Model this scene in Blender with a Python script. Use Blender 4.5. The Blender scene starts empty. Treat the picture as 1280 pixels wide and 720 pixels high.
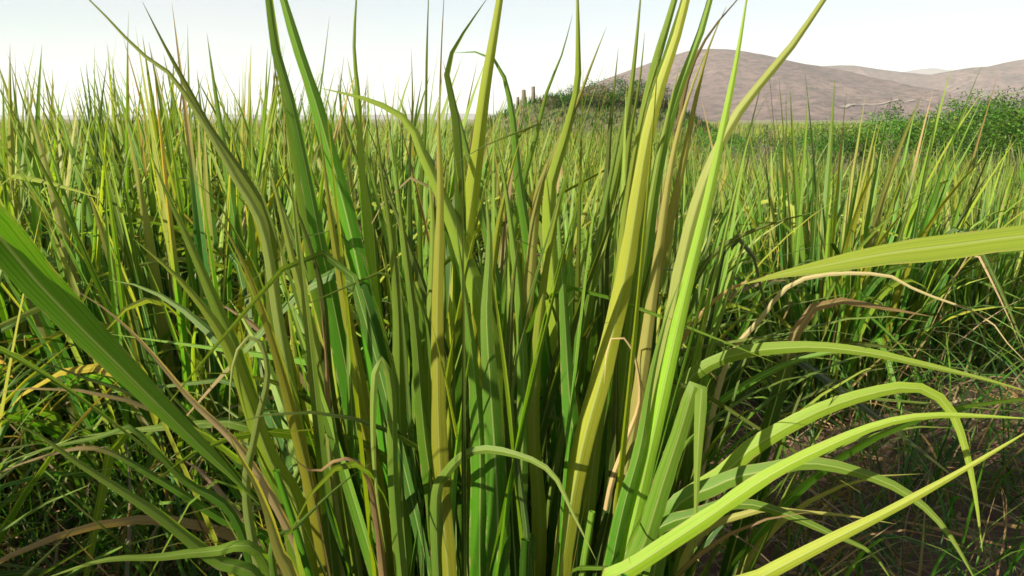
import bpy, math, random
import numpy as np
from mathutils import Vector, Matrix, noise as mnoise

R = math.radians
rnd = random.Random(7)
scene = bpy.context.scene
COL = scene.collection

# ------------------------------------------------------------------ camera
CAM_H, PITCH, FPX = 1.05, R(11.9), 1005.0
cam_d = bpy.data.cameras.new('camera')
cam_d.sensor_width = 36.0
cam_d.lens = 36.0 * FPX / 1280.0
cam_d.clip_start, cam_d.clip_end = 0.02, 20000
cam = bpy.data.objects.new('camera', cam_d)
COL.objects.link(cam)
cam.location = (0, 0, CAM_H)
cam.rotation_euler = (R(90) - PITCH, 0, 0)
scene.camera = cam
scene.render.resolution_x, scene.render.resolution_y = 1024, 576

# ------------------------------------------------------------------ light
SUN_EL = R(24)
SUN_DIR = Vector((-0.78, -0.62, 0)).normalized() * math.cos(SUN_EL) + Vector((0, 0, math.sin(SUN_EL)))
sun_d = bpy.data.lights.new('sun', 'SUN')
sun_d.energy, sun_d.angle, sun_d.color = 5.0, R(0.5), (1.0, 0.92, 0.70)
sun = bpy.data.objects.new('sun', sun_d)
COL.objects.link(sun)
sun.rotation_euler = SUN_DIR.to_track_quat('Z', 'Y').to_euler()

world = bpy.data.worlds.new('World')
scene.world = world
world.use_nodes = True
wn, wl = world.node_tree.nodes, world.node_tree.links
wn.clear()
w_out = wn.new('ShaderNodeOutputWorld')
w_bg = wn.new('ShaderNodeBackground')
w_bg.inputs['Strength'].default_value = 0.05
w_sky = wn.new('ShaderNodeTexSky')
w_sky.sky_type = 'NISHITA'
w_sky.sun_disc = False
w_sky.sun_elevation = SUN_EL
w_sky.sun_rotation = math.atan2(SUN_DIR.x, SUN_DIR.y)
w_sky.air_density, w_sky.dust_density = 1.0, 1.0
w_tc = wn.new('ShaderNodeTexCoord')
w_map = wn.new('ShaderNodeMapping')
w_map.inputs['Scale'].default_value = (1.0, 1.0, 4.0)
w_noise = wn.new('ShaderNodeTexNoise')
w_noise.inputs['Scale'].default_value = 2.2
w_noise.inputs['Detail'].default_value = 6
w_ramp = wn.new('ShaderNodeValToRGB')
w_ramp.color_ramp.elements[0].position, w_ramp.color_ramp.elements[0].color = 0.35, (0.12, 0.12, 0.12, 1)
w_ramp.color_ramp.elements[1].position, w_ramp.color_ramp.elements[1].color = 0.65, (0.8, 0.8, 0.8, 1)
w_mix = wn.new('ShaderNodeMixRGB')
w_mix.inputs[2].default_value = (4.4, 4.45, 4.75, 1)          # thin white cloud veil
wl.new(w_tc.outputs['Generated'], w_map.inputs['Vector'])
wl.new(w_map.outputs['Vector'], w_noise.inputs['Vector'])
wl.new(w_noise.outputs['Fac'], w_ramp.inputs['Fac'])
wl.new(w_ramp.outputs['Color'], w_mix.inputs[0])
wl.new(w_sky.outputs['Color'], w_mix.inputs[1])
wl.new(w_mix.outputs['Color'], w_bg.inputs['Color'])
wl.new(w_bg.outputs['Background'], w_out.inputs['Surface'])

scene.view_settings.view_transform = 'Standard'
scene.view_settings.look = 'None'
scene.view_settings.gamma = 1.0
scene.cycles.filter_width = 1.6
scene.view_settings.use_curve_mapping = False
scene.view_settings.exposure = 1.72

# ------------------------------------------------------------------ helpers
cp, sp = math.cos(PITCH), math.sin(PITCH)
def ray(px, py):
    a, b = (px - 640) / FPX, (360 - py) / FPX
    return Vector((a, cp + b * sp, -sp + b * cp))
def at(px, py, Y):
    """the point of the vertical plane y = Y that pixel (px, py) looks at"""
    d = ray(px, py)
    return Vector((0, 0, CAM_H)) + d * (Y / d.y)
def depth_of(p):
    return p.y * cp + (CAM_H - p.z) * sp
def gz(x, y):
    return (0.025 * math.sin(2.1 * x + 0.7) * math.sin(1.7 * y + 1.1) + 0.015 * math.sin(5.3 * x + 2 * y)
            + 0.012 * math.sin(7.1 * y - 3 * x)) * (1 if abs(x) < 30 and y < 40 else 0)
def tag(o, label=None, cat=None, group=None, kind=None):
    if label: o['label'] = label
    if cat: o['category'] = cat
    if group: o['group'] = group
    if kind: o['kind'] = kind
    return o
def link(name, me, mat, parent=None):
    o = bpy.data.objects.new(name, me)
    COL.objects.link(o)
    if mat and me and not me.materials: me.materials.append(mat)
    if parent: o.parent = parent
    return o
def empty(name, loc, rz=0.0, s=1.0):
    o = bpy.data.objects.new(name, None)
    COL.objects.link(o)
    o.location = loc; o.rotation_euler = (0, 0, rz); o.scale = (s, s, s)
    o.empty_display_size = 0.1
    return o

class MB:
    """collects vertices, faces, per-vertex uv and colour"""
    def __init__(s): s.v, s.f, s.uv, s.c, s.n = [], [], [], [], 0
    def add(s, v, f, uv, c):
        s.v.append(np.asarray(v, dtype=np.float32)); s.f.append(np.asarray(f, dtype=np.int32) + s.n)
        s.uv.append(np.asarray(uv, dtype=np.float32)); s.c.append(np.asarray(c, dtype=np.float32))
        s.n += len(v)
    def mesh(s, name, smooth=True):
        v = np.concatenate(s.v); f = np.concatenate(s.f); uv = np.concatenate(s.uv); c = np.concatenate(s.c)
        me = bpy.data.meshes.new(name)
        k = f.shape[1]
        me.vertices.add(len(v)); me.vertices.foreach_set('co', v.ravel())
        me.loops.add(f.size); me.loops.foreach_set('vertex_index', f.ravel())
        me.polygons.add(len(f))
        me.polygons.foreach_set('loop_start', np.arange(0, f.size, k, dtype=np.int32))
        me.polygons.foreach_set('loop_total', np.full(len(f), k, dtype=np.int32))
        me.polygons.foreach_set('use_smooth', np.full(len(f), smooth))
        ul = me.uv_layers.new(name='UVMap')
        ul.data.foreach_set('uv', uv[f.ravel()].ravel())
        ca = me.color_attributes.new('Col', 'FLOAT_COLOR', 'POINT')
        rgba = np.ones((len(v), 4), dtype=np.float32); rgba[:, :3] = c
        ca.data.foreach_set('color', rgba.ravel())
        me.update(calc_edges=True); me.validate()
        return me

# leaf tones: real albedos
TONE = dict(g=(0.044, 0.128, 0.008), d=(0.015, 0.054, 0.005), l=(0.082, 0.172, 0.018), y=(0.158, 0.220, 0.018),
            p=(0.175, 0.205, 0.050), b=(0.225, 0.172, 0.098), c=(0.036, 0.105, 0.018), k=(0.13, 0.09, 0.045))
TIPC = np.array((0.19, 0.195, 0.05)); BROWN = np.array((0.17, 0.11, 0.055)); BASEC = np.array((0.09, 0.13, 0.03))
GRID = {}
def grid_faces(n, m, skip=-1):
    if (n, m, skip) not in GRID:
        GRID[(n, m, skip)] = np.array([(i*m+j, i*m+j+1, (i+1)*m+j+1, (i+1)*m+j) for i in range(n-1) for j in range(m-1) if j != skip], dtype=np.int32)
    return GRID[(n, m, skip)]
def catmull(P, n):
    P = np.asarray(P, dtype=float)
    Q = np.vstack([2*P[0]-P[1], P, 2*P[-1]-P[-2]])
    out = []
    for i in range(1, len(Q)-2):
        p0, p1, p2, p3 = Q[i-1:i+3]
        for t in np.linspace(0, 1, 12, endpoint=False):
            out.append(0.5*((2*p1)+(-p0+p2)*t+(2*p0-5*p1+4*p2-p3)*t*t+(-p0+3*p1-3*p2+p3)*t**3))
    out.append(Q[-2]); out = np.array(out)
    s = np.concatenate([[0], np.cumsum(np.linalg.norm(np.diff(out, axis=0), axis=1))])
    u = np.linspace(0, s[-1], n)
    return np.stack([np.interp(u, s, out[:, k]) for k in range(3)], axis=1)
def norm(a): return a / np.maximum(np.linalg.norm(a, axis=-1, keepdims=True), 1e-9)
def width_profile(t, tip=1.0, base=0.62):
    w = base + (1-base)*np.clip(t/0.38, 0, 1)**0.8
    return w*np.clip(1-np.clip((t-0.42)/0.58, 0, 1)**1.7, 0, 1)*tip + 0.015
def leaf_colour(tone, t, r, yellow=0.5, dry=0.15):
    """colour along the blade: pale sheath end, the tone itself, a yellowing tip that may have dried brown"""
    c = np.array(TONE[tone])*np.array([1+r.uniform(-.15, .2), 1+r.uniform(-.12, .12), 1+r.uniform(-.2, .2)])
    C = np.repeat(c[None], len(t), 0)
    if tone in 'bk': return C*(0.8+0.4*r.random())
    a = np.clip(1-t/0.22, 0, 1)[:, None]*0.5
    C = C*(1-a)+BASEC*a
    a = np.clip((t-0.6)/0.4, 0, 1)[:, None]*yellow
    C = C*(1-a)+TIPC*a
    if r.random() < dry:
        s = r.uniform(0.6, 0.93)
        a = np.clip((t-s)/0.06, 0, 1)[:, None]*0.9
        C = C*(1-a)+BROWN*(0.8+0.7*r.random())*a
    return C
def ribbon(mb, P, W, side, fold, C, m=3, ripple=0.0, r=rnd):
    """a leaf blade: a V-folded strip along P; side = unit vectors across, fold = depth of the V over the half width"""
    n = len(P)
    T = norm(np.gradient(P, axis=0))
    side = norm(side-(side*T).sum(1, keepdims=True)*T)
    N = np.cross(side, T)
    us = np.linspace(-1, 1, m); h_ = m//2
    us = np.concatenate([us[:h_+1], us[h_:]]); m += 1          # the midrib is a crisp crease
    t = np.linspace(0, 1, n)
    ph = r.uniform(0, 6.28)
    rip = ripple*np.sin(t*r.uniform(14, 26)+ph)
    V = np.empty((n, m, 3))
    for j, u in enumerate(us):
        h = fold*abs(u)**1.3 + rip*u
        V[:, j] = P+side*(W*0.5*u)[:, None]+N*(W*0.5*h)[:, None]
    uv = np.stack(np.meshgrid((us+1)/2, t+ph), axis=-1).reshape(-1, 2)
    mb.add(V.reshape(-1, 3), grid_faces(n, m, h_), uv, np.repeat(C, m, 0))
def rot_about(v, axis, ang):
    c, s = np.cos(ang)[:, None], np.sin(ang)[:, None]
    return v*c+np.cross(axis, v)*s+axis*(axis*v).sum(1, keepdims=True)*(1-c)
def grow(root, az, th0, bend, L, n, power=1.6, kink=None, wob=0.0, r=rnd):
    """path of a blade that leaves the root at th0 from the vertical and bends over towards az"""
    s = np.linspace(0, 1, n)
    th = th0+bend*s**power
    if kink: th = th+np.clip((s-kink[0])/0.07, 0, 1)*kink[1]
    azs = az+wob*np.sin(s*r.uniform(2, 5)+r.uniform(0, 6))*s
    d = np.stack([np.sin(th)*np.cos(azs), np.sin(th)*np.sin(azs), np.cos(th)], 1)
    step = (d[1:]+d[:-1])*0.5*L/(n-1)
    P = np.vstack([[0, 0, 0], np.cumsum(step, axis=0)])+np.array(root)
    S = np.stack([-np.sin(azs), np.cos(azs), np.zeros(n)], 1)
    return P, S
def blade(mb, root, az, th0, bend, L, w, tone, r, n=9, m=3, kink=None, roll=None, wob=0.1, yellow=0.35, dry=0.07, power=1.6):
    P, S = grow(root, az, th0, bend, L, n, power, kink, wob, r)
    t = np.linspace(0, 1, n)
    T = norm(np.gradient(P, axis=0))
    r0 = r.uniform(-0.9, 0.9) if roll is None else roll
    S = rot_about(S, T, r0+t*r.uniform(-1.2, 1.2))
    ribbon(mb, P, w*width_profile(t, base=r.uniform(.45, .75)), S, r.uniform(.15, .5), leaf_colour(tone, t, r, yellow, dry), m, 0.0, r)
def tube(mb, P, rad, C, k=6, flat=1.0):
    P = np.asarray(P, float); n = len(P)
    T = norm(np.gradient(P, axis=0))
    A = norm(np.cross(T, np.array([0.3, 1.0, 0.1]))); B = np.cross(T, A)
    V = np.empty((n, k, 3)); uv = np.empty((n, k, 2))
    for j in range(k):
        a = 2*math.pi*j/k
        V[:, j] = P+A*(rad*math.cos(a))[:, None]+B*(rad*math.sin(a)*flat)[:, None]
        uv[:, j, 0] = j/k; uv[:, j, 1] = np.linspace(0, 1, n)
    F = [(i*k+j, i*k+(j+1) % k, (i+1)*k+(j+1) % k, (i+1)*k+j) for i in range(n-1) for j in range(k)]
    mb.add(V.reshape(-1, 3), F, uv.reshape(-1, 2), np.repeat(C, k, 0))

# ------------------------------------------------------------------ materials
def new_mat(name):
    m = bpy.data.materials.new(name); m.use_nodes = True
    m.node_tree.nodes.clear()
    return m, m.node_tree.nodes, m.node_tree.links
def math_node(N, L, op, a, b=None, clamp=False):
    n = N.new('ShaderNodeMath'); n.operation = op; n.use_clamp = clamp
    for i, v in enumerate((a, b)):
        if v is None: continue
        if isinstance(v, (int, float)): n.inputs[i].default_value = v
        else: L.new(v, n.inputs[i])
    return n.outputs[0]
def mix_col(N, L, fac, a, b, mode='MIX'):
    n = N.new('ShaderNodeMixRGB'); n.blend_type = mode
    for i, v in enumerate((fac, a, b)):
        if isinstance(v, (int, float)): n.inputs[i].default_value = v
        elif isinstance(v, tuple): n.inputs[i].default_value = (*v, 1)
        else: L.new(v, n.inputs[i])
    return n.outputs[0]
def tex_noise(N, L, vec, scale, detail=4, rough=0.55):
    n = N.new('ShaderNodeTexNoise'); n.inputs['Scale'].default_value = scale
    n.inputs['Detail'].default_value = detail; n.inputs['Roughness'].default_value = rough
    if vec is not None: L.new(vec, n.inputs['Vector'])
    return n.outputs['Fac']
def ramp(N, L, fac, p0, p1):
    n = N.new('ShaderNodeMapRange'); n.inputs[1].default_value = p0; n.inputs[2].default_value = p1
    L.new(fac, n.inputs[0]); return n.outputs[0]

def leaf_material(name, trans=0.46, rough=0.46, detail=True, spec=0.22):
    m, N, L = new_mat(name)
    out = N.new('ShaderNodeOutputMaterial')
    att = N.new('ShaderNodeAttribute'); att.attribute_name = 'Col'
    col = att.outputs['Color']
    oi = N.new('ShaderNodeObjectInfo')
    bump = None
    if detail:
        uv = N.new('ShaderNodeUVMap'); uv.uv_map = 'UVMap'
        sep = N.new('ShaderNodeSeparateXYZ'); L.new(uv.outputs[0], sep.inputs[0])
        u, v = sep.outputs[0], sep.outputs[1]
        mp = N.new('ShaderNodeMapping'); mp.inputs['Scale'].default_value = (38, 1.6, 1)
        L.new(uv.outputs[0], mp.inputs['Vector'])
        veins = tex_noise(N, L, mp.outputs[0], 1.0, 6, 0.7)
        col = mix_col(N, L, ramp(N, L, veins, 0.35, 0.7), col, mix_col(N, L, 1.0, col, (1.6, 1.42, 1.3), 'MULTIPLY'))
        col = mix_col(N, L, ramp(N, L, veins, 0.5, 0.28), col, mix_col(N, L, 1.0, col, (0.55, 0.66, 0.6), 'MULTIPLY'))
        mp2 = N.new('ShaderNodeMapping'); mp2.inputs['Scale'].default_value = (2.2, 9, 1)
        L.new(uv.outputs[0], mp2.inputs['Vector'])
        blot = tex_noise(N, L, mp2.outputs[0], 1.0, 5, 0.65)
        # yellowed streaks and small brown lesions with their own shapes
        col = mix_col(N, L, math_node(N, L, 'MULTIPLY', ramp(N, L, blot, 0.58, 0.8), 0.45), col, (0.22, 0.22, 0.035))
        col = mix_col(N, L, math_node(N, L, 'MULTIPLY', ramp(N, L, blot, 0.73, 0.78), 0.75), col, (0.26, 0.13, 0.04))
        # dried, nibbled margins and specks of dust
        edge = ramp(N, L, math_node(N, L, 'ABSOLUTE', math_node(N, L, 'SUBTRACT', u, 0.5)), 0.40, 0.50)
        mp3 = N.new('ShaderNodeMapping'); mp3.inputs['Scale'].default_value = (3, 34, 1)
        L.new(uv.outputs[0], mp3.inputs['Vector'])
        nib = tex_noise(N, L, mp3.outputs[0], 1.0, 4, 0.7)
        col = mix_col(N, L, math_node(N, L, 'MULTIPLY', edge, ramp(N, L, nib, 0.48, 0.62)), col, (0.24, 0.19, 0.08))
        mp4 = N.new('ShaderNodeMapping'); mp4.inputs['Scale'].default_value = (14, 160, 1)
        L.new(uv.outputs[0], mp4.inputs['Vector'])
        col = mix_col(N, L, math_node(N, L, 'MULTIPLY', ramp(N, L, tex_noise(N, L, mp4.outputs[0], 1.0, 3, 0.7), 0.60, 0.72), 0.25), col, (0.20, 0.19, 0.09))
        # pale midrib
        rib = math_node(N, L, 'ABSOLUTE', math_node(N, L, 'SUBTRACT', u, 0.5))
        ribm = ramp(N, L, rib, 0.055, 0.025)
        col = mix_col(N, L, math_node(N, L, 'MULTIPLY', ribm, 0.7), col, (0.26, 0.30, 0.11))
        bn = N.new('ShaderNodeBump'); bn.inputs['Strength'].default_value = 0.35; bn.inputs['Distance'].default_value = 0.0012
        L.new(math_node(N, L, 'ADD', veins, math_node(N, L, 'MULTIPLY', ribm, 0.8)), bn.inputs['Height'])
        bump = bn.outputs[0]
    hsv = N.new('ShaderNodeHueSaturation')
    L.new(ramp_lin(N, L, oi.outputs['Random'], 0.486, 0.512), hsv.inputs['Hue'])
    L.new(ramp_lin(N, L, oi.outputs['Random'], 0.78, 1.2), hsv.inputs['Value'])
    L.new(col, hsv.inputs['Color']); col = hsv.outputs[0]
    p = N.new('ShaderNodeBsdfPrincipled')
    p.inputs['Roughness'].default_value = rough
    p.inputs['Specular IOR Level'].default_value = spec
    L.new(col, p.inputs['Base Color'])
    tr = N.new('ShaderNodeBsdfTranslucent')
    L.new(mix_col(N, L, 1.0, col, (1.5, 1.5, 0.4), 'MULTIPLY'), tr.inputs['Color'])
    if bump: L.new(bump, p.inputs['Normal']); L.new(bump, tr.inputs['Normal'])
    mx = N.new('ShaderNodeMixShader'); mx.inputs[0].default_value = trans
    L.new(p.outputs[0], mx.inputs[1]); L.new(tr.outputs[0], mx.inputs[2])
    L.new(mx.outputs[0], out.inputs['Surface'])
    return m
def ramp_lin(N, L, fac, lo, hi):
    n = N.new('ShaderNodeMapRange'); n.inputs[3].default_value = lo; n.inputs[4].default_value = hi
    L.new(fac, n.inputs[0]); return n.outputs[0]

M_LEAF = leaf_material('grass_leaf')
M_MASS = leaf_material('grass_leaf_mass', detail=False)
M_DRY = leaf_material('dry_leaf', trans=0.25, rough=0.7, spec=0.15)
M_BUSH = leaf_material('bush_leaf', trans=0.3, rough=0.5, detail=False, spec=0.2)

def ground_material():
    m, N, L = new_mat('soil')
    out = N.new('ShaderNodeOutputMaterial'); p = N.new('ShaderNodeBsdfPrincipled')
    tc = N.new('ShaderNodeTexCoord'); v = tc.outputs['Object']
    a = tex_noise(N, L, v, 9, 8, 0.7); b = tex_noise(N, L, v, 0.05, 5, 0.6); c = tex_noise(N, L, v, 60, 4, 0.7)
    col = mix_col(N, L, ramp(N, L, a, 0.3, 0.7), (0.038, 0.020, 0.012), (0.105, 0.054, 0.032))
    col = mix_col(N, L, math_node(N, L, 'MULTIPLY', ramp(N, L, c, 0.55, 0.75), 0.6), col, (0.13, 0.09, 0.055))
    # farther off the ground is grown over with dry grass
    cd = N.new('ShaderNodeSeparateXYZ'); L.new(v, cd.inputs[0])
    far = ramp(N, L, cd.outputs[1], 12, 60)
    grass = mix_col(N, L, ramp(N, L, b, 0.35, 0.65), (0.09, 0.11, 0.025), (0.15, 0.13, 0.045))
    col = mix_col(N, L, far, col, grass)
    L.new(col, p.inputs['Base Color']); p.inputs['Roughness'].default_value = 0.95
    bn = N.new('ShaderNodeBump'); bn.inputs['Strength'].default_value = 0.8; bn.inputs['Distance'].default_value = 0.03
    L.new(math_node(N, L, 'ADD', a, math_node(N, L, 'MULTIPLY', c, 0.3)), bn.inputs['Height'])
    L.new(bn.outputs[0], p.inputs['Normal']); L.new(p.outputs[0], out.inputs['Surface'])
    return m
def simple_mat(name, c0, c1, scale, rough=0.9, bump=0.5, dist=0.01, detail=6):
    m, N, L = new_mat(name)
    out = N.new('ShaderNodeOutputMaterial'); p = N.new('ShaderNodeBsdfPrincipled')
    tc = N.new('ShaderNodeTexCoord')
    a = tex_noise(N, L, tc.outputs['Object'], scale, detail, 0.65)
    L.new(mix_col(N, L, ramp(N, L, a, 0.3, 0.7), c0, c1), p.inputs['Base Color'])
    p.inputs['Roughness'].default_value = rough
    bn = N.new('ShaderNodeBump'); bn.inputs['Strength'].default_value = bump; bn.inputs['Distance'].default_value = dist
    L.new(a, bn.inputs['Height']); L.new(bn.outputs[0], p.inputs['Normal'])
    L.new(p.outputs[0], out.inputs['Surface'])
    return m
def hill_material():
    m, N, L = new_mat('dry_hillside')
    out = N.new('ShaderNodeOutputMaterial'); p = N.new('ShaderNodeBsdfPrincipled')
    tc = N.new('ShaderNodeTexCoord'); v = tc.outputs['Object']
    a = tex_noise(N, L, v, 0.012, 7, 0.7); b = tex_noise(N, L, v, 0.12, 5, 0.75)
    col = mix_col(N, L, ramp(N, L, a, 0.35, 0.65), (0.112, 0.078, 0.076), (0.160, 0.113, 0.104))
    col = mix_col(N, L, math_node(N, L, 'MULTIPLY', ramp(N, L, b, 0.45, 0.58), 0.85), col, (0.050, 0.040, 0.036))   # leafless scrub
    L.new(col, p.inputs['Base Color']); p.inputs['Roughness'].default_value = 1.0
    p.inputs['Specular IOR Level'].default_value = 0.0
    bn = N.new('ShaderNodeBump'); bn.inputs['Strength'].default_value = 0.45; bn.inputs['Distance'].default_value = 4.0
    L.new(b, bn.inputs['Height']); L.new(bn.outputs[0], p.inputs['Normal'])
    L.new(p.outputs[0], out.inputs['Surface'])
    return m
M_SOIL = ground_material()
M_HILL = hill_material()
M_TRACK = simple_mat('track_dust', (0.17, 0.13, 0.11), (0.22, 0.17, 0.14), 0.2)
M_BANK = simple_mat('bank_earth', (0.05, 0.06, 0.02), (0.11, 0.10, 0.04), 1.2, dist=0.1)
M_WOOD = simple_mat('weathered_wood', (0.05, 0.04, 0.03), (0.11, 0.09, 0.07), 14)
M_BARK = simple_mat('bark', (0.07, 0.05, 0.035), (0.14, 0.10, 0.07), 20)

# ------------------------------------------------------------------ ground
def axis_vals(lo, hi, near_lo, near_hi, step, grow_f=1.35):
    a = list(np.arange(near_lo, near_hi+1e-6, step))
    s = step
    while a[-1] < hi: s *= grow_f; a.append(min(a[-1]+s, hi))
    s = step
    while a[0] > lo: s *= grow_f; a.insert(0, max(a[0]-s, lo))
    return a
xs = axis_vals(-5000, 5000, -6, 6, 0.12); ys = axis_vals(-400, 6000, -3, 10, 0.12)
gm = MB()
V = [(x, y, gz(x, y)+0.006*mnoise.noise((x*6, y*6, 0))) for y in ys for x in xs]
gm.add(V, grid_faces(len(ys), len(xs)), [(v[0], v[1]) for v in V], np.full((len(V), 3), 0.1))
tag(link('ground', gm.mesh('ground'), M_SOIL), kind='structure')

# ------------------------------------------------------------------ hills
def hill(name, prof, Y, depth, seed, nx=240, ny=64, rough=0.11):
    """a ridge whose crest line runs through the directions of prof at distance Y"""
    pts = [at(px, py, Y) for px, py in prof]
    X = np.array([p.x for p in pts]); Z = np.array([max(p.z, 0.0) for p in pts])
    xv = np.linspace(X[0], X[-1], nx); zc = np.interp(xv, X, Z)
    k = np.ones(5)/5; zc[2:-2] = np.convolve(zc, k, 'valid')
    def h(x, y):
        z = float(np.interp(x, xv, zc, left=0, right=0))
        q = (y-Y)/depth
        prof_ = math.exp(-(q*1.6)**2) if q < 0 else math.exp(-(q*1.2)**2)
        nz = mnoise.fractal((x*0.006+seed, y*0.006, seed), 0.9, 2.1, 6)
        gully = abs(mnoise.noise((x*0.012+seed*3, y*0.003, 0)))
        return z*prof_*(1-0.9*gully*(1-prof_))+nz*rough*z*(0.25+1.2*(1-prof_))-1.0
    mb = MB(); yv = np.linspace(Y-depth*1.35, Y+depth*1.4, ny)
    V = [(x, y, h(x, y)) for y in yv for x in xv]
    mb.add(V, grid_faces(ny, nx), [(v[0], v[1]) for v in V], np.full((len(V), 3), 0.2))
    tag(link(name, mb.mesh(name), M_HILL), kind='structure')
    return h
h_a = hill('hill', [(640, 149), (690, 128), (736, 106), (772, 92), (815, 76), (854, 63), (876, 60), (895, 61), (926, 67), (972, 78), (1017, 86), (1060, 97), (1120, 112), (1200, 130), (1260, 149)], 900, 420, 1.3)
h_b = hill('hill', [(880, 149), (950, 100), (1000, 86), (1026, 83), (1062, 82), (1085, 86), (1126, 90), (1171, 94), (1240, 110), (1320, 149)], 1250, 350, 4.1)
h_c = hill('hill', [(1040, 149), (1100, 118), (1171, 91), (1212, 83), (1244, 81), (1280, 73), (1340, 64), (1420, 70), (1540, 95), (1700, 149)], 1050, 420, 8.7)
h_d = hill('hill', [(1040, 149), (1100, 100), (1135, 88), (1158, 84), (1182, 88), (1230, 95), (1300, 149)], 2700, 500, 12.9, nx=60, ny=16)
hill('hill', [(-500, 149), (-200, 143), (60, 144), (240, 142), (420, 144), (560, 141), (660, 143), (760, 149)], 3000, 400, 15.5, nx=80, ny=14, rough=0.1)

def ray_hit(px, py, hs):
    d = ray(px, py); d = d/d.y
    for y in np.arange(300, 1400, 4.0):
        q = Vector((0, 0, CAM_H))+d*y
        zz = max(f(q.x, q.y) for f in hs)
        if q.z < zz: return Vector((q.x, q.y, zz))
    return None
tp = [ray_hit(px, py, (h_a,)) for px, py in ((1050, 136), (1080, 132), (1110, 129), (1140, 127), (1165, 126))]
tp = [p for p in tp if p]
if len(tp) > 2:
    Pt = catmull(np.array([tuple(p) for p in tp]), 60)
    mb = MB(); Vt = []
    for i, p in enumerate(Pt):
        t = Pt[min(i+1, 59)]-Pt[max(i-1, 0)]; s = np.array([-t[1], t[0], 0]); s /= np.linalg.norm(s)
        for u in (-1.5, 0, 1.5):
            q = p+s*u
            Vt.append((q[0], q[1], max(f(q[0], q[1]) for f in (h_a, h_b, h_c))+0.6))
    mb.add(Vt, grid_faces(60, 3), [(0, 0)]*len(Vt), np.full((len(Vt), 3), 0.4))
    tag(link('track', mb.mesh('track'), M_TRACK), kind='structure')

# ------------------------------------------------------------------ the big clump: traced blades
CX, CY = -0.03, 1.16
main = empty('grass_clump', (CX, CY, gz(CX, CY)))
tag(main, 'large grass clump of tall broad blades, the biggest and widest leaved in the field', 'grass')
bpy.context.view_layer.update()
main_off = np.array(main.location)
VIEW = np.array((0, 0, CAM_H))
def hero(pts, Yb, Yt, wpx, tone, roll=0.0, twist=0.0, fold=0.42, base=0.6, root=True, n=46, name=None, parent=main, off=None, dry=0.0, yellow=0.35, wtip=1.0, rootpos=None, tpeak=None):
    """a blade through picture points from its base to its tip; Yb and Yt are the distances of both ends"""
    off = main_off if off is None else off
    k = len(pts)
    seg = [0.0]
    for a, b in zip(pts[:-1], pts[1:]): seg.append(seg[-1]+math.hypot(b[0]-a[0], b[1]-a[1]))
    P3 = []
    for (px, py), s in zip(pts, seg):
        q = s/seg[-1]; P3.append(np.array(at(px, py, Yb+(Yt-Yb)*q)))
    if root:
        a = P3[0]
        if rootpos is None:
            rx = CX+(a[0]-CX)*0.85; ry = CY+(a[1]-CY)*0.7
            rx = max(CX-.27, min(CX+.25, rx)); ry = max(CY-.17, min(CY+.17, ry))
            rp = np.array((rx, ry, gz(rx, ry)-0.01))
        else: rp = np.array((rootpos[0], rootpos[1], gz(*rootpos)-0.01))
        mid = rp*0.5+a*0.5
        P3 = [rp, mid]+P3 if np.linalg.norm(a-rp) > 0.2 else [rp]+P3
    P = catmull(P3, n)
    t = np.linspace(0, 1, n)
    T = norm(np.gradient(P, axis=0))
    view = norm(P-VIEW)
    S = np.cross(T, view)
    S = rot_about(norm(S), T, roll+twist*(t-0.4))
    w = wpx*depth_of(Vector(P[n//2]))/FPX*1.02
    prof = width_profile(t, base=base)
    if tpeak == 'blunt': prof = (base+(1-base)*np.clip(t/0.3, 0, 1))*np.clip(1-np.clip((t-0.86)/0.14, 0, 1)**1.5, 0.02, 1)
    if tpeak == 'wide': prof = np.clip(base+(1-base)*np.clip(t/0.3, 0, 1), 0, 1)*np.clip(1-np.clip((t-0.72)/0.28, 0, 1)**1.8, 0.02, 1)
    mb = MB()
    C = leaf_colour(tone, t, rnd, yellow, dry)
    jit = np.array([1+rnd.gauss(0, .035) for _ in range(n)])
    ribbon(mb, P-off, w*prof*jit, S, fold, C, 5, 0.10, rnd)
    nm = name or ('dry_leaf' if tone in 'bk' else 'leaf')
    return link(nm, mb.mesh(nm), M_DRY if tone in 'bk' else M_LEAF, parent)

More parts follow.
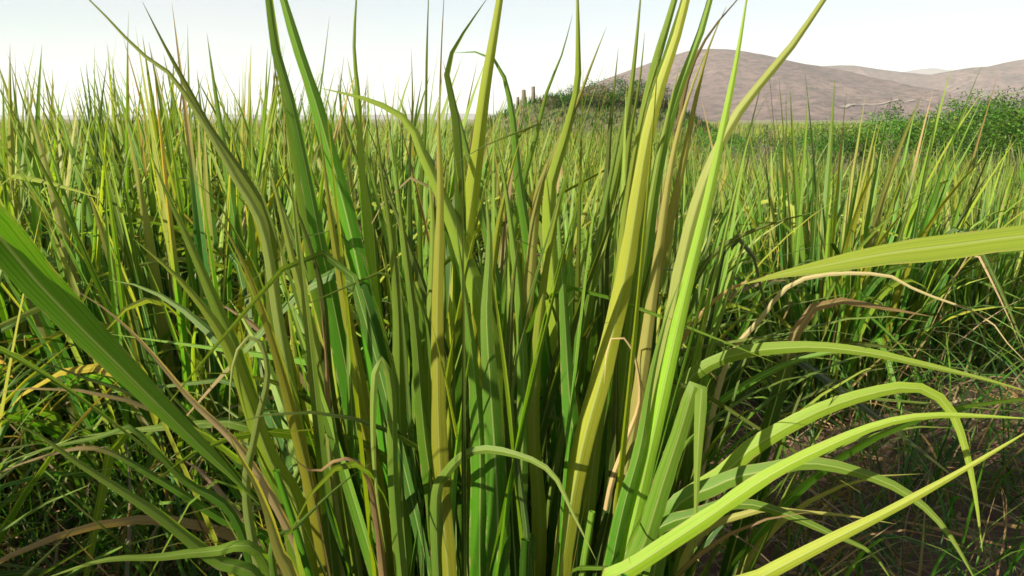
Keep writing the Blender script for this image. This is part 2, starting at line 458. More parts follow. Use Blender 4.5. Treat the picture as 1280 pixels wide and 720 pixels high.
H = [
 # left fan
 ([(470,720),(450,560),(425,420),(400,300),(380,200),(362,120),(345,60),(334,-20)],1.12,1.02,24,'g',.3,.3),
 ([(495,640),(465,430),(440,300),(420,220),(395,130),(372,60),(350,-15)],1.10,1.02,27,'g',-.3,.5),
 ([(440,640),(415,480),(395,350),(378,240),(366,170),(355,110),(345,40),(338,-10)],1.2,1.1,17,'l',.4,.2),
 ([(400,640),(370,520),(345,400),(335,280),(300,215),(262,160),(235,110),(205,55),(178,2)],1.08,.98,22,'l',.1,.4),
 ([(385,600),(352,420),(330,290),(296,225),(262,165),(215,95),(175,65),(140,28),(112,0)],1.02,.92,15,'p',.2,.2),
 ([(365,660),(330,560),(300,450),(270,380),(240,310),(215,255),(186,188)],1.02,.92,24,'l',.1,.3),
 ([(372,640),(340,580),(310,500),(288,440),(262,395),(225,350),(195,322),(166,298)],.98,.88,26,'y',-.1,.3),
 ([(420,640),(385,540),(350,430),(325,350),(300,300),(270,250),(240,225)],1.1,1.05,14,'g',.5,.4),
 ([(455,660),(425,560),(410,460),(405,380),(392,320),(370,260),(350,215)],1.0,.95,18,'d',.2,.3),
 ([(520,600),(490,480),(470,380),(460,280),(452,200),(448,120),(443,60),(446,-10)],1.1,1.08,15,'y',.2,.3),
 ([(500,560),(480,440),(470,330),(462,250),(440,180),(425,130),(430,70)],1.2,1.2,11,'g',.3,.3),
 ([(470,600),(430,470),(405,380),(400,300),(385,230),(400,120),(412,20)],1.25,1.3,9,'l',.4,.2),
 ([(415,600),(410,500),(408,450),(404,410),(400,370)],.98,.96,12,'p',.0,.1),
 ([(370,735),(350,690),(335,640),(318,600),(300,570),(285,540)],.86,.80,22,'p',.2,.3),
 ([(385,720),(350,640),(300,560),(240,500),(180,430),(130,385),(82,356)],1.0,.85,12,'b',.2,.3),
 # bent leaves of the left fan
 ([(310,640),(320,540),(335,470),(322,420),(300,432),(289,470),(286,545)],.95,.9,12,'p',.1,.2),
 ([(500,700),(492,600),(490,500),(482,452),(470,458),(466,530),(470,610),(482,690)],.95,.9,15,'l',.1,.2),
 ([(470,640),(450,580),(420,575),(395,590),(370,575),(355,555)],.95,.88,12,'b',.3,.4),
 ([(340,700),(370,660),(410,620),(440,595),(470,575)],.85,.95,12,'g',.2,.2),
 # centre
 ([(560,720),(553,640),(548,540),(546,400),(550,250),(548,150),(553,92)],.96,.96,22,'y',-.3,.2),
 ([(545,720),(540,600),(536,480),(538,380),(540,280),(534,190)],1.03,1.03,20,'l',-.4,.2),
 ([(590,660),(582,450),(578,330),(578,240),(572,150),(560,90),(575,50),(612,-6)],1.03,1.0,32,'g',.5,.6),
 ([(560,640),(565,480),(578,330),(588,260),(597,190),(607,110),(620,30),(628,-20)],1.08,1.03,24,'y',.1,.2),
 ([(640,720),(628,560),(615,450),(605,390),(585,330),(560,262),(530,195),(510,152),(465,126),(400,110)],1.0,1.0,31,'y',.1,.3),
 ([(700,620),(690,480),(668,340),(650,230),(642,150),(632,100),(618,74),(598,65),(568,66)],1.08,1.05,25,'g',.3,.5),
 ([(730,640),(718,520),(700,430),(690,330),(688,240),(705,180),(722,110),(723,50),(722,-12)],1.04,1.02,25,'y',.2,.4),
 ([(640,640),(650,480),(662,360),(672,250),(690,200),(718,138),(740,80),(758,34)],1.06,1.02,18,'p',.1,.3),
 ([(620,620),(625,450),(640,310),(655,230),(672,165),(684,115),(702,70),(716,18)],1.1,1.08,15,'l',.4,.3),
 ([(690,330),(660,250),(640,180),(675,155),(640,168),(600,185),(564,208)],1.15,1.0,9,'d',.2,.3),
 ([(760,600),(755,400),(758,260),(762,170),(768,110),(773,60)],1.08,1.06,19,'d',.2,.2),
 ([(735,560),(745,400),(752,300),(775,200),(788,120),(795,60),(801,-5)],1.12,1.1,15,'l',.2,.2),
 ([(520,560),(516,400),(514,300),(513,200),(516,130),(514,60)],1.2,1.2,11,'d',.5,.2),
 ([(530,560),(528,400),(526,280),(532,160),(534,60),(536,-10)],1.22,1.22,9,'l',.5,.2),
 ([(552,560),(548,420),(540,300),(548,180),(552,60),(556,-20)],1.24,1.24,6,'k',.5,.2),
 ([(600,700),(600,560),(590,440),(580,360),(570,280)],.96,.95,26,'g',.2,.2),
 ([(622,735),(622,640),(618,560),(612,470),(608,390),(612,300),(606,230)],.95,.95,30,'g',-.1,.2),
 ([(645,735),(640,640),(640,560),(636,480),(640,380),(648,300)],.97,.97,22,'d',.3,.2),
 ([(660,700),(650,600),(640,520),(645,455),(660,395)],.95,.92,10,'c',.1,.2),
 ([(720,720),(722,600),(712,500),(706,400),(700,300),(695,230)],1.0,1.0,24,'g',.1,.3),
 ([(690,640),(683,560),(688,470),(700,420),(680,360),(650,330)],1.05,1.0,12,'d',.1,.3),
 # right fan
 ([(700,735),(712,640),(730,550),(755,460),(780,350),(795,260),(808,180),(825,110),(845,50),(862,-15)],.98,.96,25,'y',.05,.2),
 ([(725,690),(745,580),(768,470),(790,330),(800,230),(812,150),(835,70),(858,-8)],1.04,1.0,26,'g',.3,.2),
 ([(740,660),(765,520),(785,400),(795,290),(800,190),(815,100),(832,40),(848,-15)],1.1,1.06,22,'l',.2,.3),
 ([(755,700),(780,560),(800,420),(810,300),(825,200),(850,110),(878,35),(890,-10)],1.06,1.02,20,'l',.1,.2),
 ([(765,660),(785,520),(805,420),(825,330),(842,260),(856,195),(870,125),(886,60),(908,8)],1.08,1.05,18,'p',.2,.2),
 ([(778,715),(795,640),(820,530),(842,430),(862,345),(878,280),(893,215),(906,150),(921,75),(934,-5)],.96,.94,20,'y',.1,.15),
 ([(800,640),(820,520),(840,400),(862,290),(890,205),(920,146),(955,100),(990,58),(1034,-6)],.98,.92,21,'p',.15,.2),
 ([(790,620),(810,480),(820,360),(830,260),(845,180),(860,100),(885,45),(925,-4)],1.14,1.12,13,'d',.4,.3),
 ([(780,600),(775,480),(778,380),(772,300),(768,220),(776,150)],1.15,1.15,13,'g',.5,.2),
 ([(715,600),(735,480),(720,380),(735,300),(752,250),(768,190)],1.2,1.2,12,'l',.3,.2),
 ([(745,720),(765,620),(770,520),(772,440),(790,360)],1.0,1.0,16,'d',.4,.2),
 ([(760,735),(778,640),(800,560),(815,470),(832,400),(850,350)],.95,.95,20,'g',.2,.2),
 ([(758,640),(780,560),(800,500),(792,440),(775,420),(760,430),(755,480)],1.0,.95,9,'b',.2,.4),
 # thinner blades between the broad ones
 ([(735,640),(752,500),(770,380),(782,270),(796,180),(812,110),(828,60)],1.0,.98,18,'y',.2,.3),
 ([(760,640),(778,500),(790,390),(806,290),(822,200),(838,130),(850,80)],1.02,1.0,19,'l',-.2,.3),
 ([(750,600),(762,470),(772,350),(780,250),(788,170),(800,100),(806,40)],1.08,1.05,17,'l',.3,.2),
 ([(775,640),(795,520),(812,400),(826,300),(838,215),(852,150),(872,90),(890,50)],1.0,.98,18,'p',.2,.2),
 ([(700,600),(720,460),(742,340),(756,260),(770,190),(782,130)],1.04,1.0,19,'g',.2,.3),
 ([(790,660),(812,560),(835,450),(852,360),(868,280),(880,220),(890,170)],.98,.95,19,'l',.1,.3),
 ([(650,640),(655,500),(650,380),(640,290),(630,220),(618,160)],1.0,.98,20,'l',.2,.3),
 ([(590,640),(600,500),(612,380),(622,290),(640,210),(655,160)],1.02,1.0,18,'y',.2,.3),
 ([(505,660),(500,520),(498,400),(490,300),(478,220),(470,160)],1.0,.98,20,'l',.2,.3),
 ([(480,660),(455,500),(432,380),(415,280),(405,200),(398,150)],1.04,1.0,19,'y',.2,.3),
 ([(440,660),(415,520),(385,400),(362,310),(345,240),(330,180)],1.0,.98,20,'l',-.2,.3),
 ([(400,660),(372,540),(345,440),(318,360),(290,300),(262,255)],.98,.92,19,'y',.2,.3),
 ([(545,660),(530,540),(520,420),(508,320),(498,240),(492,180)],.98,.96,20,'g',.1,.3),
 ([(675,660),(668,540),(672,430),(684,330),(700,250),(712,190)],1.0,.98,19,'y',.2,.3),
 # bent over leaf with a hanging tip
 ([(785,730),(805,680),(830,600),(850,540),(868,482),(876,478),(876,500),(872,570),(868,690)],.92,.86,27,'l',.05,.1,),
 # small arching leaf low in front
 ([(545,640),(560,590),(595,563),(650,570),(690,592),(715,640),(745,700)],.95,.82,16,'l',.1,.3),
 # arching leaves on the right
 ([(800,620),(840,500),(905,448),(1000,434),(1080,440),(1150,455),(1230,474),(1300,494)],1.1,.95,21,'l',.2,.1),
 ([(820,600),(880,520),(960,466),(1040,440),(1110,445),(1180,460)],1.15,1.05,12,'g',.2,.1),
 ([(790,705),(850,630),(905,592),(940,560),(1000,525),(1060,500),(1130,484),(1166,492),(1190,516),(1206,560),(1219,620),(1228,690)],1.0,.9,23,'y',.1,.2),
 ([(760,735),(790,710),(880,650),(960,595),(1040,555),(1110,528),(1180,519),(1300,524)],.86,.76,24,'y',.1,.1),
 ([(880,760),(950,722),(1030,680),(1110,640),(1200,590),(1300,530)],.80,.72,22,'y',.2,.1),
 ([(830,660),(900,605),(960,588),(1010,579),(1070,590),(1130,615),(1180,660),(1225,735)],.95,.85,25,'l',.1,.2),
 ([(800,690),(880,640),(930,630),(980,642),(1040,668),(1090,692),(1120,735)],.92,.85,21,'g',.1,.2),
 ([(860,690),(940,640),(1000,640),(1060,645),(1120,655)],1.0,.95,12,'p',.1,.2),
 ([(800,560),(850,480),(880,420),(940,400),(1000,410)],1.15,1.1,12,'d',.2,.2),
 ([(790,540),(850,430),(900,370),(960,345),(1040,330)],1.2,1.1,10,'l',.2,.2),
 ([(800,500),(850,390),(890,320),(950,285),(1030,262)],1.22,1.15,15,'d',.2,.2),
 ([(900,480),(950,400),(1000,350),(1100,343),(1150,365),(1230,396),(1262,432),(1300,470)],1.1,.95,7,'b',.1,.1),
 # low leaves on the left
 ([(330,735),(270,700),(200,645),(150,612),(100,580),(50,545),(0,520)],.90,.80,20,'l',.1,.2),
 ([(300,660),(230,600),(165,535),(130,545),(60,560),(-20,588)],.95,.85,13,'g',.1,.3),
 ([(330,700),(260,690),(200,696),(130,700),(50,725)],.90,.80,19,'l',.1,.2),
 ([(350,690),(280,650),(200,600),(120,560),(40,575),(-20,600)],1.05,.95,13,'g',.2,.3),
 ([(360,680),(300,600),(230,520),(170,470),(110,450)],1.1,1.0,12,'d',.2,.2),
 ([(350,650),(280,560),(220,500),(200,470),(190,440)],1.15,1.1,10,'c',.2,.2),
 ([(310,640),(250,560),(180,500),(100,470),(20,440)],1.15,1.0,11,'d',.2,.3),
]
for h in H:
    pts, Yb, Yt, w, tone, roll, tw = h
    if pts[-1][1] <= 0 and pts[-1][0] != 612:
        (ax, ay), (bx_, by_) = pts[-2], pts[-1]
        e = 150 if w >= 17 and pts[-1][0] not in (934, 722, 112) else 45
        q = e/math.hypot(bx_-ax, by_-ay); pts = pts+[(bx_+(bx_-ax)*q, by_+(by_-ay)*q)]
    hero(pts, Yb, Yt, w, tone, roll, tw, base=0.62 if tone != 'b' else 0.8, dry=0.2 if w < 14 else 0.0)

# procedural blades that fill the clump, each a leaf of its own
r2 = random.Random(21)
def pick(r, opts):
    x = r.random()*sum(w for _, w in opts)
    for t, w in opts:
        x -= w
        if x <= 0: return t
    return opts[-1][0]
MIX = [('g', 5), ('d', 4), ('l', 3), ('y', 1.8), ('p', 1.0), ('c', 2), ('b', 0.3)]
def clump_leaf(mb, r, rad, hmin, hmax, wmin, wmax, n, m, lean=0.55, mix=MIX, up=0.58):
    a = r.uniform(0, 2*math.pi); q = rad*math.sqrt(r.random())
    root = (q*math.cos(a), q*math.sin(a), -0.01)
    az = a+r.gauss(0, 0.5)
    th0 = 0.04+0.30*q/rad*r.random()*lean/0.55
    kind = r.random()
    L = r.uniform(hmin, hmax)
    tone = pick(r, mix)
    if kind < up and tone in 'bk' and hmax > .85: tone = 'l'      # dead blades do not stand upright
    if kind < up: blade(mb, root, az, th0, r.uniform(0.05, 0.4), L, r.uniform(wmin, wmax), tone, r, n, m)
    elif kind < up+.28: blade(mb, root, az, th0+0.1, r.uniform(0.6, 1.9), L*r.uniform(.8, 1.05), r.uniform(wmin, wmax), tone, r, n, m)
    else: blade(mb, root, az, th0, r.uniform(.1, .4), L*.9, r.uniform(wmin, wmax)*.8, tone, r, n+3, m, kink=(r.uniform(.4, .75), r.uniform(1.2, 2.4)))
    return tone
def main_blade(mb, r, wmin, wmax, hmin, hmax, n):
    """blades of the big clump stand side by side, nearly parallel; some fold over or droop"""
    a = r.uniform(0, 6.28); q = math.sqrt(r.random())
    x, y = .31*q*math.cos(a), .20*q*math.sin(a)
    lean_x, lean_y = x*.42+r.gauss(0, .11), y*.3+r.gauss(0, .07)
    th0 = math.hypot(lean_x, lean_y); az = math.atan2(lean_y, lean_x)
    k = r.random(); L = r.uniform(hmin, hmax); w = r.uniform(wmin, wmax)
    tone = pick(r, [('g', 5), ('d', 3.5), ('l', 4), ('y', 2.5), ('p', .7), ('c', 2)])
    if k < .50: blade(mb, (x, y, -.01), az, th0, r.uniform(-.05, .35), L, w, tone, r, n, 3, wob=.15)
    elif k < .72: blade(mb, (x, y, -.01), az+r.gauss(0, .6), th0+.05, r.uniform(.8, 2.2), L, w, tone, r, n+4, 3, power=2.6)
    elif k < .95: blade(mb, (x, y, -.01), az, th0, r.uniform(0, .2), L*1.1, w, tone, r, n+8, 3, kink=(r.uniform(.5, .82), r.uniform(1.0, 2.6)))
    else:
        tone = 'b'; blade(mb, (x, y, -.01), az+r.gauss(0, .6), th0+.1, r.uniform(1.6, 2.6), L*.85, w*.6, tone, r, n+4, 3, wob=.6)
    return tone
for i in range(198):
    while True:
        mb = MB()
        tone = main_blade(mb, r2, .013, .027, .78, 1.16, 14)
        tip = mb.v[0][-1]
        if tip[2] > .75 and abs(tip[0]) > .38: continue     # upright blades stay close together
        if mb.v[0][:, 1].min()+CY >= 0.86: break        # none lean out towards the path
    nm = 'dry_leaf' if tone == 'b' else 'leaf'
    link(nm, mb.mesh(nm), M_DRY if tone == 'b' else M_LEAF, main)
mb = MB()
for i in range(150): main_blade(mb, r2, .006, .015, .4, 1.0, 10)
for i in range(120): clump_leaf(mb, r2, 0.32, 0.3, .75, 0.003, 0.010, 10, 3, lean=1.3, mix=[('b', 3), ('k', 2), ('p', 1), ('d', 2)])
tag(link('leaf_mass', mb.mesh('leaf_mass'), M_LEAF, main), kind='stuff')
for i in range(46):                     # leaf sheaths wrapped into stems
    mb = MB(); a = r2.uniform(0, 6.28); q = 0.25*math.sqrt(r2.random()); L = r2.uniform(.35, .62)
    P, S = grow((q*math.cos(a), q*math.sin(a), -.01), a, .03+.2*q/.25*r2.random(), .1, L, 7)
    t = np.linspace(0, 1, 7)
    C = leaf_colour(pick(r2, [('g', 3), ('d', 4), ('l', 2), ('c', 2), ('p', 1)]), 0.25+0*t, r2, 0, 0)
    tube(mb, P, r2.uniform(.007, .011)*(1-.45*t), C, 6, 0.55)
    link('stem', mb.mesh('stem'), M_LEAF, main)

# ------------------------------------------------------------------ clump at the near left, whose leaf reaches into view
LX, LY = -0.78, 0.52
lcl = empty('grass_clump', (LX, LY, gz(LX, LY)))
tag(lcl, 'grass clump whose single broad leaf droops diagonally before the big clump', 'grass')
loff = np.array(lcl.location)
hero([(-260,330),(-180,230),(-90,215),(-15,280),(60,368),(140,448),(220,528),(285,590),(325,632)], .55, .88, 62, 'g', .15, .2, base=.8, tpeak='wide', parent=lcl, off=loff, rootpos=(LX+.05, LY), dry=0, yellow=.25, n=28, fold=.35)
hero([(-120,420),(-40,420),(60,470),(150,535),(230,600),(290,650)], .6, .85, 12, 'c', .15, .2, parent=lcl, off=loff, rootpos=(LX, LY), dry=0)
RX, RY = 1.02, 0.86
rcl = empty('grass_clump', (RX, RY, gz(RX, RY)))
tag(rcl, 'grass clump whose broad yellow-green leaf reaches sideways towards the big clump', 'grass')
roff = np.array(rcl.location)
hero([(1640,400),(1520,325),(1400,290),(1290,294),(1200,305),(1100,318),(1020,334),(970,344),(930,355)], .88, .84, 31, 'y', .35, .1, base=.7, parent=rcl, off=roff, rootpos=(RX, RY), dry=0, yellow=.3, n=40, fold=.25, tpeak='blunt')
r3 = random.Random(5)
def fill_clump(parent, r, cnt, rad, hmin, hmax, wmin, wmax, n=9):
    mb = MB()
    for i in range(cnt): clump_leaf(mb, r, rad, hmin, hmax, wmin, wmax, n, 3, lean=.35)
    return tag(link('leaf_mass', mb.mesh('leaf_mass'), M_LEAF, parent), kind='stuff')
fill_clump(lcl, r3, 90, .13, .5, .82, .010, .022)
fill_clump(rcl, r3, 45, .10, .35, .6, .008, .016)

# ------------------------------------------------------------------ the other clumps
LIB = []
r4 = random.Random(77)
for i in range(16):
    mb = MB(); k = i % 4
    tone = ['g', 'l', 'y', 'd', 'p', 'g', 'c', 'y'][i % 8]
    if k < 2: blade(mb, (0, 0, -.01), 0, .05, r4.uniform(.05, .35), r4.uniform(1.0, 1.25), r4.uniform(.020, .030), tone, r4, 12, 3)
    elif k == 2: blade(mb, (0, 0, -.01), 0, .15, r4.uniform(.8, 1.8), r4.uniform(.9, 1.15), r4.uniform(.020, .028), tone, r4, 12, 3)
    else: blade(mb, (0, 0, -.01), 0, .08, .3, r4.uniform(.95, 1.25), r4.uniform(.016, .026), tone, r4, 15, 3, kink=(r4.uniform(.5, .8), r4.uniform(1.2, 2.3)))
    me = mb.mesh('leaf'); me.materials.append(M_LEAF); LIB.append(me)
MASS = []
for i in range(7):
    mb = MB(); r = random.Random(100+i)
    mixx = MIX if i % 2 else [('g', 4), ('l', 4), ('y', 4), ('p', 2.5), ('c', 1.5), ('d', 2), ('b', 1)]
    for j in range(160): clump_leaf(mb, r, 0.27, 0.55, 1.16, 0.012, 0.024, 9, 3, lean=.6, mix=mixx, up=.5)
    for j in range(60): clump_leaf(mb, r, 0.30, 0.3, .7, 0.004, 0.009, 7, 3, lean=1.2, mix=[('b', 3), ('k', 2), ('d', 2), ('g', 2)])
    me = mb.mesh('leaf_mass'); me.materials.append(M_LEAF); MASS.append(me)
NEAR = []
for i in range(5):
    mb = MB(); r = random.Random(300+i)
    mixx = [('g', 5), ('l', 4), ('y', 2.5), ('p', 1.5), ('c', 1.5), ('d', 3), ('b', .6)]
    for j in range(170): clump_leaf(mb, r, 0.28, 0.7, 1.2, 0.012, 0.026, 11, 3, lean=.55, mix=mixx, up=.4)
    for j in range(60): clump_leaf(mb, r, 0.32, 0.3, .8, 0.004, 0.010, 8, 3, lean=1.2, mix=[('b', 3), ('k', 2), ('d', 2), ('g', 2), ('p', 1)])
    me = mb.mesh('leaf_mass'); me.materials.append(M_LEAF); NEAR.append(me)
r5 = random.Random(11)
def near_clump(x, y, s, label, group=None, leaves=48, rad=.24):
    e = empty('grass_clump', (x, y, gz(x, y)), r5.uniform(0, 6.28), s)
    tag(e, label, 'grass', group)
    tag(link('leaf_mass', r5.choice(NEAR), None, e), kind='stuff')
    for i in range(leaves):
        o = link('leaf', r5.choice(LIB), None, e)
        a = r5.uniform(0, 6.28); q = rad*math.sqrt(r5.random())
        o.location = (q*math.cos(a), q*math.sin(a), 0)
        o.rotation_euler = (r5.gauss(0, .07), r5.gauss(0, .07), a+r5.gauss(0, .5))
        k = r5.uniform(.8, 1.06); o.scale = (k, k, k)
    return e
placed = [(CX, CY), (LX, LY)]
def free(x, y, d): return all((x-a)**2+(y-b)**2 > d*d for a, b in placed)
rc = at(1040, 330, 3.0)
near_clump(rc.x, 3.0, 1.08, 'bushy grass clump standing apart beside bare soil and low weeds', leaves=70); placed.append((rc.x, 3.0))
c2 = at(1215, 330, 4.3)
near_clump(c2.x, 4.3, .86, 'shorter yellowish grass clump in front of the green shrubs', leaves=50); placed.append((c2.x, 4.3))
near_clump(2.1, 3.55, .78, 'small low grass clump beside the shorter yellowish clump, over weedy soil', leaves=45); placed.append((2.1, 3.55))
GRP = 'clumps of the dense grass stand behind the big clump'
LAB = 'green grass clump in the dense stand behind the big clump'
for (x, y, s) in ((-.80, 2.0, 1.07), (-1.38, 2.15, 1.12), (-.28, 2.3, 1.0), (.32, 2.45, .93), (-1.05, 2.75, 1.1), (-1.85, 2.75, 1.12), (-.55, 3.05, 1.04), (.95, 3.85, .9), (.1, 3.2, .92), (-1.55, 3.35, 1.13), (-2.4, 3.3, 1.12), (-.95, 3.7, 1.08), (-2.1, 2.2, 1.0), (-2.0, 3.9, 1.15), (-1.2, 3.3, 1.12), (-.5, 2.65, 1.05), (-1.75, 1.85, .95), (-2.9, 3.6, 1.1), (-.75, 4.4, 1.12), (-1.4, 4.3, 1.14), (-2.7, 4.3, 1.16), (-.2, 3.9, 1.0)):
    near_clump(x, y, s*(1.01 if x < -.7 else 1), LAB, GRP, leaves=58); placed.append((x, y))
for (x, y, s) in ((-1.45, .75, 1.0), (-1.75, -.35, 1.0), (-1.1, -1.1, 1.0), (-1.12, 1.0, .85), (-1.95, .5, 1.0), (-2.2, 1.3, 1.0)):  # out-of-frame clumps left of and behind the camera, added to cast shade
    near_clump(x, y, s, 'unseen grass clump added for shade in the row beside the drooping broad leaf', 'unseen clumps added for shade beside the drooping leaf', leaves=20); placed.append((x, y))
FAR_LAB = 'grass clump of the open field stretching away behind the dense stand'
FAR_GRP = 'clumps of the open field'
cnt = 0
cand = [(r5.uniform(-.95, .85), r5.uniform(3.2, 16)) for _ in range(6000)]
cand += [(r5.uniform(.2, .95), r5.uniform(3.8, 10.5)) for _ in range(1500)]
cand.sort(key=lambda c: c[1])
for (k, y) in cand:
    x = k*y*.78
    if cnt >= 230: break
    if not free(x, y, .62): continue
    if x > 0.20*y and y > 10.5: continue
    if x > .2*y and y < 3.9: continue
    s = r5.uniform(.74, 1.04)*(0.95 if x > 0 else 1.0)
    if x > .2*y: s *= .84
    o = link('grass_clump', r5.choice(MASS), None)
    o.location = (x, y, gz(x, y)); o.rotation_euler = (0, 0, r5.uniform(0, 6.28)); o.scale = (s, s, s*r5.uniform(.9, 1.03))
    tag(o, FAR_LAB, 'grass', FAR_GRP); placed.append((x, y)); cnt += 1
ymax = max(p[1] for p in placed)
print('field clumps', cnt, 'to', ymax)
# field beyond, too far to tell clumps apart
mb = MB(); r6 = random.Random(3)
for i in range(15000):
    y = ymax-0.5+(r6.random()**2.2)*110
    x = r6.uniform(-.85, .80)*y*.8
    if x > .20*y and y < 30: continue
    s = r6.uniform(.8, 1.05)
    if y > 30: s *= 0.9
    blade(mb, (x, y, -.02), r6.uniform(0, 6.28), r6.uniform(0, .25), r6.uniform(0, .7), s*r6.uniform(.5, .98), r6.uniform(.02, .035)*(1+y/40), pick(r6, [('y', 4), ('p', 3), ('l', 3), ('g', 2), ('b', 1.2)]), r6, 5, 3)
tag(link('far_grass', mb.mesh('far_grass'), M_MASS), 'far yellow-green grass of the field running to the horizon', 'grass', kind='stuff')

# ------------------------------------------------------------------ undergrowth and litter on the soil
mb = MB(); r7 = random.Random(9)
for i in range(6000):
    y = .7+r7.random()**1.3*6.5
    x = r7.uniform(-.85, .85)*(y+.6)
    dens = mnoise.noise((x*1.3, y*1.3, 4))+(.25 if x > .35*y else 0)
    if dens < r7.uniform(-.5, .3): continue
    tone = pick(r7, [('g', 3), ('d', 4), ('c', 2), ('b', 2), ('l', 1.5), ('k', 1.5)])
    blade(mb, (x, y, gz(x, y)-.01), r7.uniform(0, 6.28), r7.uniform(.05, .7), r7.uniform(.3, 2.0), r7.uniform(.12, .48), r7.uniform(.002, .006), tone, r7, 7, 3, wob=.5)
for i in range(1500):
    if i % 3: y = r7.uniform(1.35, 4.2); x = r7.uniform(.32, .85)*y
    else: y = r7.uniform(1.0, 2.1); x = -r7.uniform(.3, .8)*y
    if mnoise.noise((x*1.6, y*1.6, 9)) < r7.uniform(-.6, .25): continue
    tone = pick(r7, [('g', 3), ('d', 4), ('c', 2), ('b', 1.6), ('l', 1.5), ('k', 1.2)])
    blade(mb, (x, y, gz(x, y)-.01), r7.uniform(0, 6.28), r7.uniform(.05, .6), r7.uniform(.6, 2.3), r7.uniform(.25, .75), r7.uniform(.003, .008), tone, r7, 9, 3, wob=.5)
tag(link('undergrowth', mb.mesh('undergrowth'), M_MASS), 'thin wispy weeds and short grass on the soil between clumps', 'weeds', kind='stuff')
mb = MB()
for i in range(6500):
    y = .5+r7.random()**1.2*6; x = r7.uniform(-.85, .85)*(y+.6)
    az = r7.uniform(0, 6.28); L = r7.uniform(.06, .4)
    blade(mb, (x, y, gz(x, y)+r7.uniform(.004, .05)), az, R(90)-r7.uniform(-.05, .25), r7.uniform(0, .3), L, r7.uniform(.003, .011), pick(r7, [('b', 3), ('k', 3)]), r7, 6, 3, wob=.5)
tag(link('leaf_litter', mb.mesh('leaf_litter'), M_DRY), 'dry brown grass straw lying on the soil', 'litter', kind='stuff')

# ------------------------------------------------------------------ shrubs, bank and fence posts
def crown_mesh(seed, rx, ry, rz, nclump, per, leaf, tones):
    r = random.Random(seed); mb = MB()
    for c in range(nclump):
        a = r.uniform(0, 6.28); zz = r.uniform(-.3, 1); q = math.sqrt(max(0, 1-max(zz, 0)**2))*r.uniform(.45, 1.0)
        ctr = np.array((rx*q*math.cos(a), ry*q*math.sin(a), rz*(.38+.6*zz*r.uniform(.6, 1.05))))
        cr = r.uniform(.16, .32)*min(rx, rz)
        base = np.array(TONE[pick(r, tones)])*r.uniform(.7, 1.15)
        n = per
        d = np.array([[r.gauss(0, 1) for _ in range(3)] for _ in range(n)]); d = norm(d)*np.array([[r.random()**.4] for _ in range(n)])*cr
        ctrs = ctr+d
        for p in ctrs:
            t1 = norm(np.array([r.gauss(0, 1), r.gauss(0, 1), r.gauss(0, .8)])); t2 = norm(np.cross(t1, np.array([r.gauss(0, 1), r.gauss(0, 1), r.gauss(0, 1)])))
            s = leaf*r.uniform(.6, 1.3)
            v = [p-t1*s, p-t2*s*.4, p+t1*s, p+t2*s*.4]
            mb.add(v, [(0, 1, 2, 3)], [(0, 0), (1, 0), (1, 1), (0, 1)], np.repeat((base*r.uniform(.75, 1.25))[None], 4, 0))
    me = mb.mesh('crown', smooth=False); me.materials.append(M_BUSH); return me
def stems_mesh(seed, h, spread, k=5):
    r = random.Random(seed); mb = MB()
    for i in range(k):
        P, S = grow((r.uniform(-.1, .1), r.uniform(-.1, .1), -.05), r.uniform(0, 6.28), r.uniform(.1, .5), r.uniform(0, .5), h*r.uniform(.7, 1.0), 7)
        t = np.linspace(0, 1, 7); tube(mb, P, .035*(1-.8*t), np.full((7, 3), .1), 6)
    me = mb.mesh('trunk'); me.materials.append(M_BARK); return me
BT = [('g', 5), ('d', 4), ('l', 1.5), ('y', .6)]
CR = [crown_mesh(31+i, 1.5, 1.4, 1.75, 75, 60, .04, BT) for i in range(4)]
CD = [crown_mesh(41+i, 1.5, 1.4, 1.6, 60, 60, .05, [('d', 5), ('k', 1.5), ('g', 1)]) for i in range(2)]
ST = [stems_mesh(61+i, 1.3, .5) for i in range(2)]
SH = [(1010, 14.5, .45), (1065, 15, .52), (1125, 15.5, .66), (1175, 14.2, .68), (1225, 15.5, .82), (1285, 14, .80), (1110, 20, .74), (1205, 20, .88), (1320, 17, .88), (1262, 21, .96), (955, 17, .48), (1030, 20, .58), (905, 19, .5)]
SL = ['low pale green shrub at the thin end of the row of shrubs', 'round leafy green shrub in the row at the foot of the hills']
r8 = random.Random(2)
for i, (px, y, s) in enumerate(SH):
    x = at(px, 150, y).x
    e = empty('shrub', (x, y, 0), r8.uniform(0, 6.28), s)
    tag(e, SL[1], 'shrub', 'row of shrubs below the hills')
    link('crown', CR[i % 4], None, e); link('trunk', ST[i % 2], None, e)
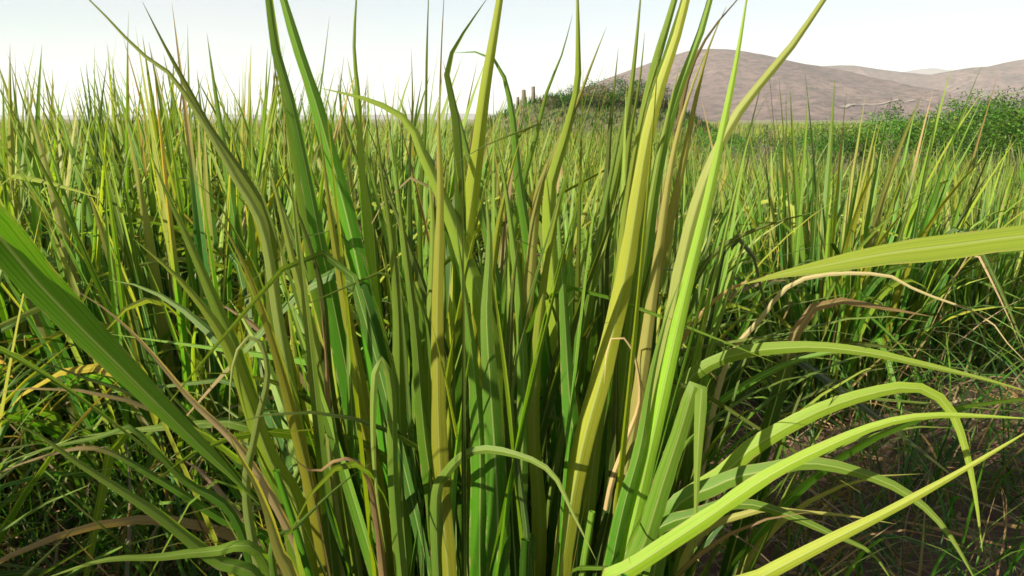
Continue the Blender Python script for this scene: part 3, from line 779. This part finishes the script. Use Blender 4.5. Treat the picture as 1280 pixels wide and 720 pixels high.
# grassy bank with dark scrub
def bank_h(x, y):
    p = at(700, 122, 34); hh = p.z
    q = math.exp(-((x-3.4)/4.6)**4)*math.exp(-((y-34)/3.2)**2)
    return hh*q+.12*mnoise.noise((x*.9, y*.9, 1))*q
mb = MB(); bx = np.linspace(-5, 12, 60); by = np.linspace(27, 41, 36)
V = [(x, y, bank_h(x, y)-.03) for y in by for x in bx]
mb.add(V, grid_faces(36, 60), [(0, 0)]*len(V), np.full((len(V), 3), .1))
tag(link('embankment', mb.mesh('embankment'), M_BANK), kind='structure')
mb = MB()
for i in range(9000):
    x, y = r8.uniform(-4, 11), r8.uniform(28.5, 37)
    hh = bank_h(x, y)
    if hh < .1: continue
    blade(mb, (x, y, hh-.05), r8.uniform(0, 6.28), r8.uniform(0, .5), r8.uniform(0, .9), r8.uniform(.15, .45), r8.uniform(.02, .05), pick(r8, [('d', 5), ('g', 2), ('k', 1)]), r8, 4, 3)
tag(link('bank_grass', mb.mesh('bank_grass'), M_MASS), 'dark green grass covering the low bank', 'grass', kind='stuff')
for i, (px, s) in enumerate(((715, .5), (745, .6), (775, .66), (800, .62), (828, .6), (690, .36))):
    x = at(px, 130, 32.5).x
    e = empty('shrub', (x, 32.5, bank_h(x, 32.5)*.55), r8.uniform(0, 6.28), s)
    e.location.z = bank_h(x, 32.5)-.05
    tag(e, 'dark low shrub growing on the grassy bank below the hill', 'shrub', 'shrubs on the bank')
    link('crown', CD[i % 2], None, e); link('trunk', ST[i % 2], None, e)
for px, top, w in ((647, 121, .07), (655, 112, .10), (667, 108, .09)):
    p = at(px, top, 33.6); z0 = bank_h(p.x, 33.6)
    mb = MB(); hgt = p.z-z0
    zz = np.array([-.2, .0, hgt*.5, hgt*.97, hgt]); P = np.stack([p.x+zz*rnd.uniform(-.05, .05), np.full(5, 33.6), z0+zz], 1)
    tube(mb, P-np.array([p.x, 33.6, z0]), np.array([w, w, w*.9, w*.85, w*.4]), np.full((5, 3), .1), 7)
    o = link('fence_post', mb.mesh('fence_post'), M_WOOD); o.location = (p.x, 33.6, z0)
    tag(o, 'dark weathered fence post on the grassy bank', 'post', 'fence posts on the bank')

# ------------------------------------------------------------------ air
hz = bpy.data.meshes.new('haze')
c = [(x, y, z) for z in (-3, 215) for y in (-600, 6500) for x in (-5500, 5500)]
hz.from_pydata(c, [], [(0, 2, 3, 1), (4, 5, 7, 6), (0, 1, 5, 4), (2, 6, 7, 3), (0, 4, 6, 2), (1, 3, 7, 5)])
mh, N, L = new_mat('haze')
o_ = N.new('ShaderNodeOutputMaterial'); pv = N.new('ShaderNodeVolumePrincipled')
pv.inputs['Color'].default_value = (0.88, 0.93, 1.0, 1)
pv.inputs['Density'].default_value = 0.00024
pv.inputs['Anisotropy'].default_value = 0.0
L.new(pv.outputs[0], o_.inputs['Volume'])
tag(link('haze', hz, mh), 'pale haze lying over the field and hills', 'haze', kind='stuff')
